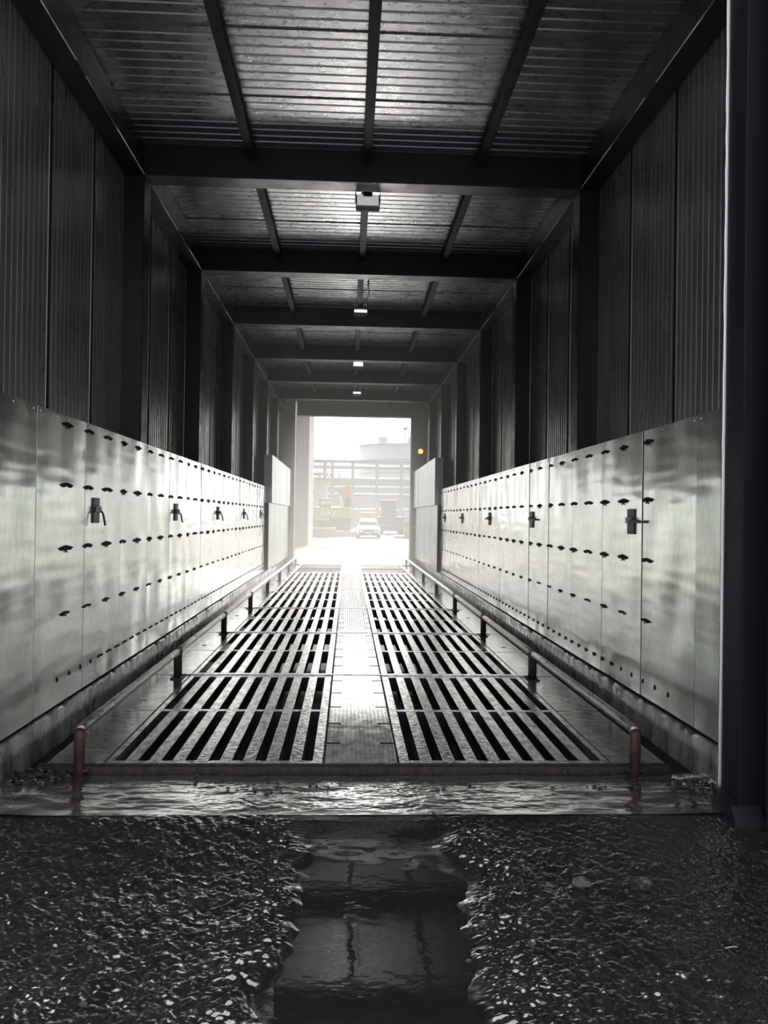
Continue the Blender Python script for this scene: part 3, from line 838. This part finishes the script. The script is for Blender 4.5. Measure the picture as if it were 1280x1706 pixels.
mb = MB(); loft([[(-0.70, 1.09, 1.02), (0.70, 1.09, 1.02), (0.70, 1.07, 1.03), (-0.70, 1.07, 1.03)], [(-0.56, 1.80, 1.455), (0.56, 1.80, 1.455), (0.56, 1.78, 1.47), (-0.56, 1.78, 1.47)]], mb); mb.done('windscreen', 'glass', car)
MB().box(-0.42, 0.42, -0.02, 0.06, 0.52, 0.66, 0.02).done('grille', 'plastic', car)
MB().box(-0.75, 0.75, -0.03, 0.10, 0.26, 0.46, 0.03).done('bumper', 'plastic', car)
MB().box(-0.24, 0.24, -0.045, -0.03, 0.38, 0.48).done('number_plate', 'lampglass', car)
for s in (-1, 1):
    MB().box(*sorted((s * 0.48, s * 0.82)), -0.01, 0.16, 0.58, 0.74, 0.03).done('headlamp', 'lampglass', car)
    MB().box(*sorted((s * 0.88, s * 1.06)), 1.25, 1.35, 0.98, 1.10, 0.02).done('mirror', 'plastic', car)
    for y in (0.85, 3.45): MB().cyl((s * 0.70, y, 0.31), (s * 0.91, y, 0.31), 0.31, seg=20).done('wheel', 'tyre', car)
# excavator seen from behind
ex = thing('excavator', base(553, 68.0), 'olive-yellow excavator seen from behind left of the white car', 'excavator')
MB().box(-1.68, 1.66, 0, 1.6, 0.55, 1.55, 0.12).done('counterweight_base', 'dark_grey', ex)
mb = MB(); loft([[(-1.62, 0.02, 1.5), (1.62, 0.02, 1.5), (1.55, 0.05, 2.40), (-1.50, 0.05, 2.40)], [(-1.62, 2.6, 1.5), (1.62, 2.6, 1.5), (1.60, 2.6, 2.50), (-1.60, 2.6, 2.50)]], mb); mb.done('engine_housing', 'olive', ex)
cb = MB().box(-1.15, -0.10, 1.2, 2.4, 2.4, 3.20, 0.06).done('cab', 'dark_grey', ex)
MB().box(-1.02, -0.62, 1.17, 1.20, 2.55, 3.08).box(-0.55, -0.20, 1.17, 1.20, 2.55, 3.08).done('rear_window', 'pale_wall', cb)
MB().prism([(0.70, 2.45), (1.55, 2.45), (1.62, 4.0), (1.45, 4.55), (1.1, 4.3), (0.55, 4.10), (0.50, 3.6), (0.78, 3.4)], 'y', 2.3, 2.9).done('boom', 'orange', ex)
MB().prism([(0.60, 3.5), (0.80, 3.5), (1.0, 2.5), (0.74, 2.5)], 'y', 2.1, 2.3).done('boom_cylinder', 'letter', ex)
MB().prism([(1.1, 2.45), (1.58, 2.45), (1.60, 3.3), (1.2, 3.3)], 'y', 2.0, 2.4).done('boom_bracket', 'dark_grey', ex)
MB().tube([(-1.55, 0.1, 2.4), (-1.55, 0.1, 2.75), (-1.2, 0.1, 2.75), (0.2, 0.1, 2.75)], 0.03, 6).done('guard_bar', 'olive', ex)
for s in (-1, 1): MB().box(*sorted((s * 0.95, s * 1.6)), -0.6, 3.6, 0.0, 0.85, 0.3).done('track', 'tyre', ex)
MB().box(-0.9, 0.9, 0.3, 2.6, 0.45, 0.7).done('undercarriage', 'dark_grey', ex)
tcu = bpy.data.curves.new('lettering', 'FONT'); tcu.body = 'RAY'; tcu.size = 0.72; tcu.extrude = 0.015; tcu.align_x = 'CENTER'
to = bpy.data.objects.new('lettering', tcu); COL.objects.link(to); to.parent = ex; to.location = (-0.30, -0.02, 1.66); to.rotation_euler = (PI / 2 - 0.03, 0, 0); to.scale = (1.0, 1.0, 1.0)
tcu.materials.append(M['letter'])
bpy.context.view_layer.update()
lm = bpy.data.meshes.new_from_object(to); lo_ = bpy.data.objects.new('lettering', lm); COL.objects.link(lo_)
lo_.parent = ex; lo_.location = to.location; lo_.rotation_euler = to.rotation_euler; bpy.data.objects.remove(to)
# barriers on the left of the doorway
bt = thing('concrete_barrier', base(515, 63.0), 'long pale concrete barrier with sloping ribs at the left of the yard', 'barrier')
mb = MB().box(-2.6, 0.75, 0.3, 0.7, 0, 1.30, 0.03); mb.done('wall', 'slab', bt)
MB().box(-2.6, 1.55, 0.0, 0.9, 1.25, 1.42, 0.02).done('coping', 'slab', bt)
for x in (-1.5, -0.2): MB().prism([(x, 0.0), (x + 0.5, 0.0), (x + 0.3, 0.4), (x - 0.45, 1.25), (x - 0.8, 1.25)], 'y', 0.0, 0.3).done('rib', 'slab', bt)
bt2 = MB().box(-0.85, 0.85, 0, 1.0, 0, 0.55, 0.03).box(-0.95, 0.95, -0.05, 1.05, 0.55, 0.75, 0.03).done('concrete_block', 'slab', loc=base(539, 61.5))
tag(bt2, 'low capped concrete block in front of the barrier on the left', 'block')
tag(MB().box(-1.4, 1.4, 0, 0.8, 0, 0.42, 0.03).done('kerb_beam', 'slab', loc=base(575, 66.0)), 'low pale beam lying on the ground between barrier and white car', 'beam')
lp = thing('lamp_post', base(519, 64.5), 'thin lamp post with a small dark head on the left of the yard', 'lamp post')
MB().cyl((0, 0, 0), (0, 0, 3.55), 0.05, 0.035, seg=10).done('pole', 'dark_grey', lp)
MB().box(-0.22, 0.22, -0.15, 0.15, 3.45, 3.72, 0.04).done('lamp_head', 'dark_grey', lp)
# dark truck on the right
tr = thing('loader_truck', base(653, 76.0), 'dark grey truck with a tall glazed cab right of the white car', 'truck')
MB().box(-1.25, 1.25, 0.3, 4.5, 0.65, 1.70, 0.06).done('body', 'dark_grey', tr)
MB().box(-1.22, 1.22, 0.1, 0.5, 0.30, 0.85, 0.04).done('bumper', 'plastic', tr)
c1 = MB().box(-0.98, 0.42, 0.8, 2.4, 1.7, 3.15, 0.08).done('cab', 'dark_grey', tr)
MB().box(-0.80, 0.22, 0.76, 0.80, 1.90, 2.95).done('cab_window', 'glass', c1)
MB().box(-1.05, 0.48, 0.7, 2.5, 3.15, 3.28, 0.05).done('cab_roof', 'dark_grey', tr)
MB().tube([(0.5, 1.0, 1.7), (0.5, 1.0, 2.5), (1.2, 1.0, 2.5), (1.2, 1.0, 1.7)], 0.04, 6).done('guard_frame', 'dark_grey', tr)
for s in (-1, 1):
    for y in (1.0, 3.6): MB().cyl((s * 0.75, y, 0.5), (s * 1.22, y, 0.5), 0.5, seg=20).done('wheel', 'tyre', tr)
# tan loader behind the car
ld = thing('small_loader', base(617, 84.0), 'small tan loader half hidden behind the white car', 'loader')
MB().box(-1.0, 0.5, 0.2, 3.0, 0.8, 2.1, 0.08).done('body', 'tan', ld)
MB().prism([(0.5, 0.9), (1.0, 0.9), (1.1, 2.2), (0.8, 2.9), (0.55, 2.6)], 'y', 0.3, 1.2).done('lift_arm', 'olive', ld)
MB().box(-0.9, 0.4, 0.15, 0.2, 1.3, 1.7).done('red_band', 'orange', ld)
for s in (-1, 1):
    for y in (0.7, 2.4): MB().cyl((s * 0.6, y, 0.5), (s * 0.95, y, 0.5), 0.5, seg=18).done('wheel', 'tyre', ld)
# barrier cabinet on the right
bc = thing('barrier_cabinet', base(677, 62.0), 'white and red barrier cabinet at the right edge of the far doorway', 'barrier')
MB().box(-0.16, 0.30, 0, 0.4, 0.18, 1.75, 0.04).done('cabinet', 'pale_wall', bc)
MB().box(-0.165, 0.305, -0.01, 0.0, 0.9, 1.2).box(-0.165, 0.305, -0.01, 0.0, 0.3, 0.55).done('red_stripe', 'red', bc)
MB().box(-0.95, 0.45, -0.2, 0.7, 0.0, 0.18, 0.02).done('plinth', 'red', bc)
# pipe rack
pr_ = thing('pipe_rack', base(600, 112.0), 'tall grey pipe rack crossing the yard in front of the round tank', 'pipe rack')
def wx(px, Y): return at(px, 860, Y).x - pr_.location.x
for z, h_ in ((9.15, 0.45), (8.3, 0.28), (6.55, 0.35), (5.4, 0.25), (4.3, 0.25), (3.4, 0.2)):
    MB().box(wx(513, 112), wx(712, 112), -0.2, 0.2, z, z + h_).done('beam', 'rack', pr_)
for px in (516, 541, 553, 587, 627, 668, 700):
    x = wx(px, 112); MB().box(x - 0.22, x + 0.22, -0.25, 0.25, 0, 9.4 if px > 520 else 6.5).done('post', 'rack', pr_)
for k, z in enumerate((8.75, 7.0, 5.8, 4.75, 2.6)):
    MB().cyl((wx(520, 112), 0.9 + 0.1 * k, z), (wx(712, 112), 0.9 + 0.1 * k, z), 0.16 + 0.03 * (k % 2), seg=12).done('pipe', 'silver_pipe', pr_)
for px in (527, 545, 560):
    x = wx(px, 112); MB().tube([(x, -0.3, 6.6), (x + 0.8, -0.3, 8.2)], 0.08, 6).tube([(x + 0.8, -0.3, 6.6), (x, -0.3, 8.2)], 0.08, 6).done('brace', 'rack', pr_)
# siding hall behind the rack
hall = thing('industrial_hall', base(600, 128.0), 'long pale industrial hall behind the pipe rack', 'building')
mb = MB().box(-14, 14, 0, 8, 0, 7.2)
for k in range(28): mb.box(-14, 14, -0.06, 0, 0.1 + k * 0.25, 0.22 + k * 0.25)
mb.done('siding', 'rack', hall)
MB().box(-14.3, 14.3, -0.5, 8.3, 7.2, 7.5).done('roof', 'pale_wall', hall)
for x in (-3.0, 2.2, 7.0): MB().box(x, x + 1.6, -0.12, -0.05, 0, 3.2).done('door', 'silver_pipe', hall)
# low block with roof railing on the left
lb = thing('office_block', base(520, 96.0), 'pale low block with roof railing at the left beyond the doorway', 'building')
MB().box(-3, 1.7, 0, 4, 0, 5.6).done('wall', 'pale_wall', lb)
MB().box(-3.1, 1.9, -0.2, 4, 5.6, 5.9).box(-3.1, 1.9, -0.2, 4, 6.7, 6.9).done('roof_slab', 'pink_wall', lb)
mb = MB()
for k in range(11): mb.cyl((-2.9 + k * 0.42, -0.1, 5.9), (-2.9 + k * 0.42, -0.1, 8.2), 0.05, seg=6)
mb.cyl((-2.9, -0.1, 8.2), (1.35, -0.1, 8.2), 0.06, seg=6).cyl((-2.9, -0.1, 7.4), (1.35, -0.1, 7.4), 0.05, seg=6)
mb.done('railing', 'dark_grey', lb)
# corner of a tall pale shed at the left of the opening
sh = MB()
for k in range(10): sh.box(-1.6 + k * 0.19, -1.6 + k * 0.19 + 0.10, -0.04, 0, 0, 9.5)
sh.box(-1.6, 0.28, 0, 6, 0, 9.5)
tag(sh.done('shed_corner', 'pink_wall', loc=base(505, 44.0)), 'tall pale pink ribbed corner of a shed at the left of the far doorway', 'building')
# round tank
tk = thing('storage_tank', base(672, 150.0), 'big blue-grey round tank rising behind the pipe rack', 'tank')
mb = MB().cyl((0, 8, 0), (0, 8, 15.6), 8.3, seg=64); mb.done('shell', 'tank', tk)
mb = MB()
for z in (2.5, 5, 7.5, 10, 12.5, 15.4): mb.cyl((0, 8, z), (0, 8, z + 0.25), 8.42, seg=64)
mb.done('ring_bands', 'rack', tk)
mb = MB()
for k in range(48):
    a = 2 * PI * k / 48; q = (8.3 * math.cos(a), 8 + 8.3 * math.sin(a))
    mb.cyl((q[0], q[1], 15.6), (q[0], q[1], 16.7), 0.05, seg=5)
R_ = [(8.3 * math.cos(2 * PI * k / 48), 8 + 8.3 * math.sin(2 * PI * k / 48), 16.7) for k in range(49)]
mb.tube(R_, 0.06, 5).tube([(a, b5, 16.1) for a, b5, c in R_], 0.05, 5); mb.done('railing', 'rack', tk)
mb = MB()
for k in range(14): mb.box(-8.9, -8.3, 6.2, 7.0, 2 + k, 2.15 + k)
mb.box(-8.95, -8.85, 6.2, 6.3, 0, 16.8).box(-8.95, -8.85, 6.9, 7.0, 0, 16.8); mb.done('ladder_tower', 'rack', tk)
MB().box(-4.6, -3.0, 6, 8, 15.6, 17.4, 0.1).box(1.2, 3.0, 6, 8, 15.6, 17.6, 0.1).box(5.2, 6.5, 5, 7, 15.6, 18.2, 0.1).done('roof_gear', 'pale_wall', tk)
MB().cyl((0.4, 3, 15.6), (0.4, 3, 18.6), 0.09, seg=8).ball((0.4, 3, 18.8), 0.5, 2, 0, (1, 1, .8)).done('vent_mast', 'rack', tk)
# tyre tracks crossing the yard
for k, (a, b6) in enumerate((((497, 906), (690, 930)), ((500, 911), (620, 914)))):
    p0, p1 = on_floor(a[0], a[1]), on_floor(b6[0], b6[1])
    d = (p1 - p0); nrm = Vector((-d.y, d.x, 0)).normalized() * 0.15
    mb = MB(); V = [mb.bm.verts.new(q) for q in (p0 - nrm, p1 - nrm, p1 + nrm, p0 + nrm)]
    V2 = [mb.bm.verts.new(v.co + Vector((0, 0, 0.012))) for v in V]
    for v in V: v.co.z = -0.02
    for v in V2: v.co.z = -0.002
    for q in range(4): mb.bm.faces.new((V[q], V[(q + 1) % 4], V2[(q + 1) % 4], V2[q]))
    mb.bm.faces.new(V2); mb.bm.faces.new(V[::-1])
    tag(mb.done('tyre_track', 'track'), ['long dark tyre track slanting across the pale yard', 'short dark tyre track at the left of the pale yard'][k], 'track')

# ------------------------------------------------------------------ haze
def haze(name, dens, aniso, box, label):
    hm = bpy.data.materials.new(name); hm.use_nodes = True
    n = hm.node_tree; n.nodes.clear()
    v = n.nodes.new('ShaderNodeVolumeScatter'); v.inputs['Density'].default_value = dens; v.inputs['Anisotropy'].default_value = aniso
    v.inputs['Color'].default_value = (0.98, 0.98, 0.96, 1)
    o_ = n.nodes.new('ShaderNodeOutputMaterial'); n.links.new(v.outputs[0], o_.inputs['Volume'])
    o = MB().box(*box).done(name, hm)
    o['label'] = label; o['category'] = 'haze'; o['kind'] = 'stuff'
    return o
haze('haze', 0.0021, 0.1, (-40, 40, 27.7, 175, 0.0, 24), 'bright dusty haze hanging over the yard')
haze('haze_tunnel', 0.043, 0.15, (-2.55, 2.55, 12.5, 27.69, 0.02, 5.58), 'thin bright mist in the far half of the tunnel')
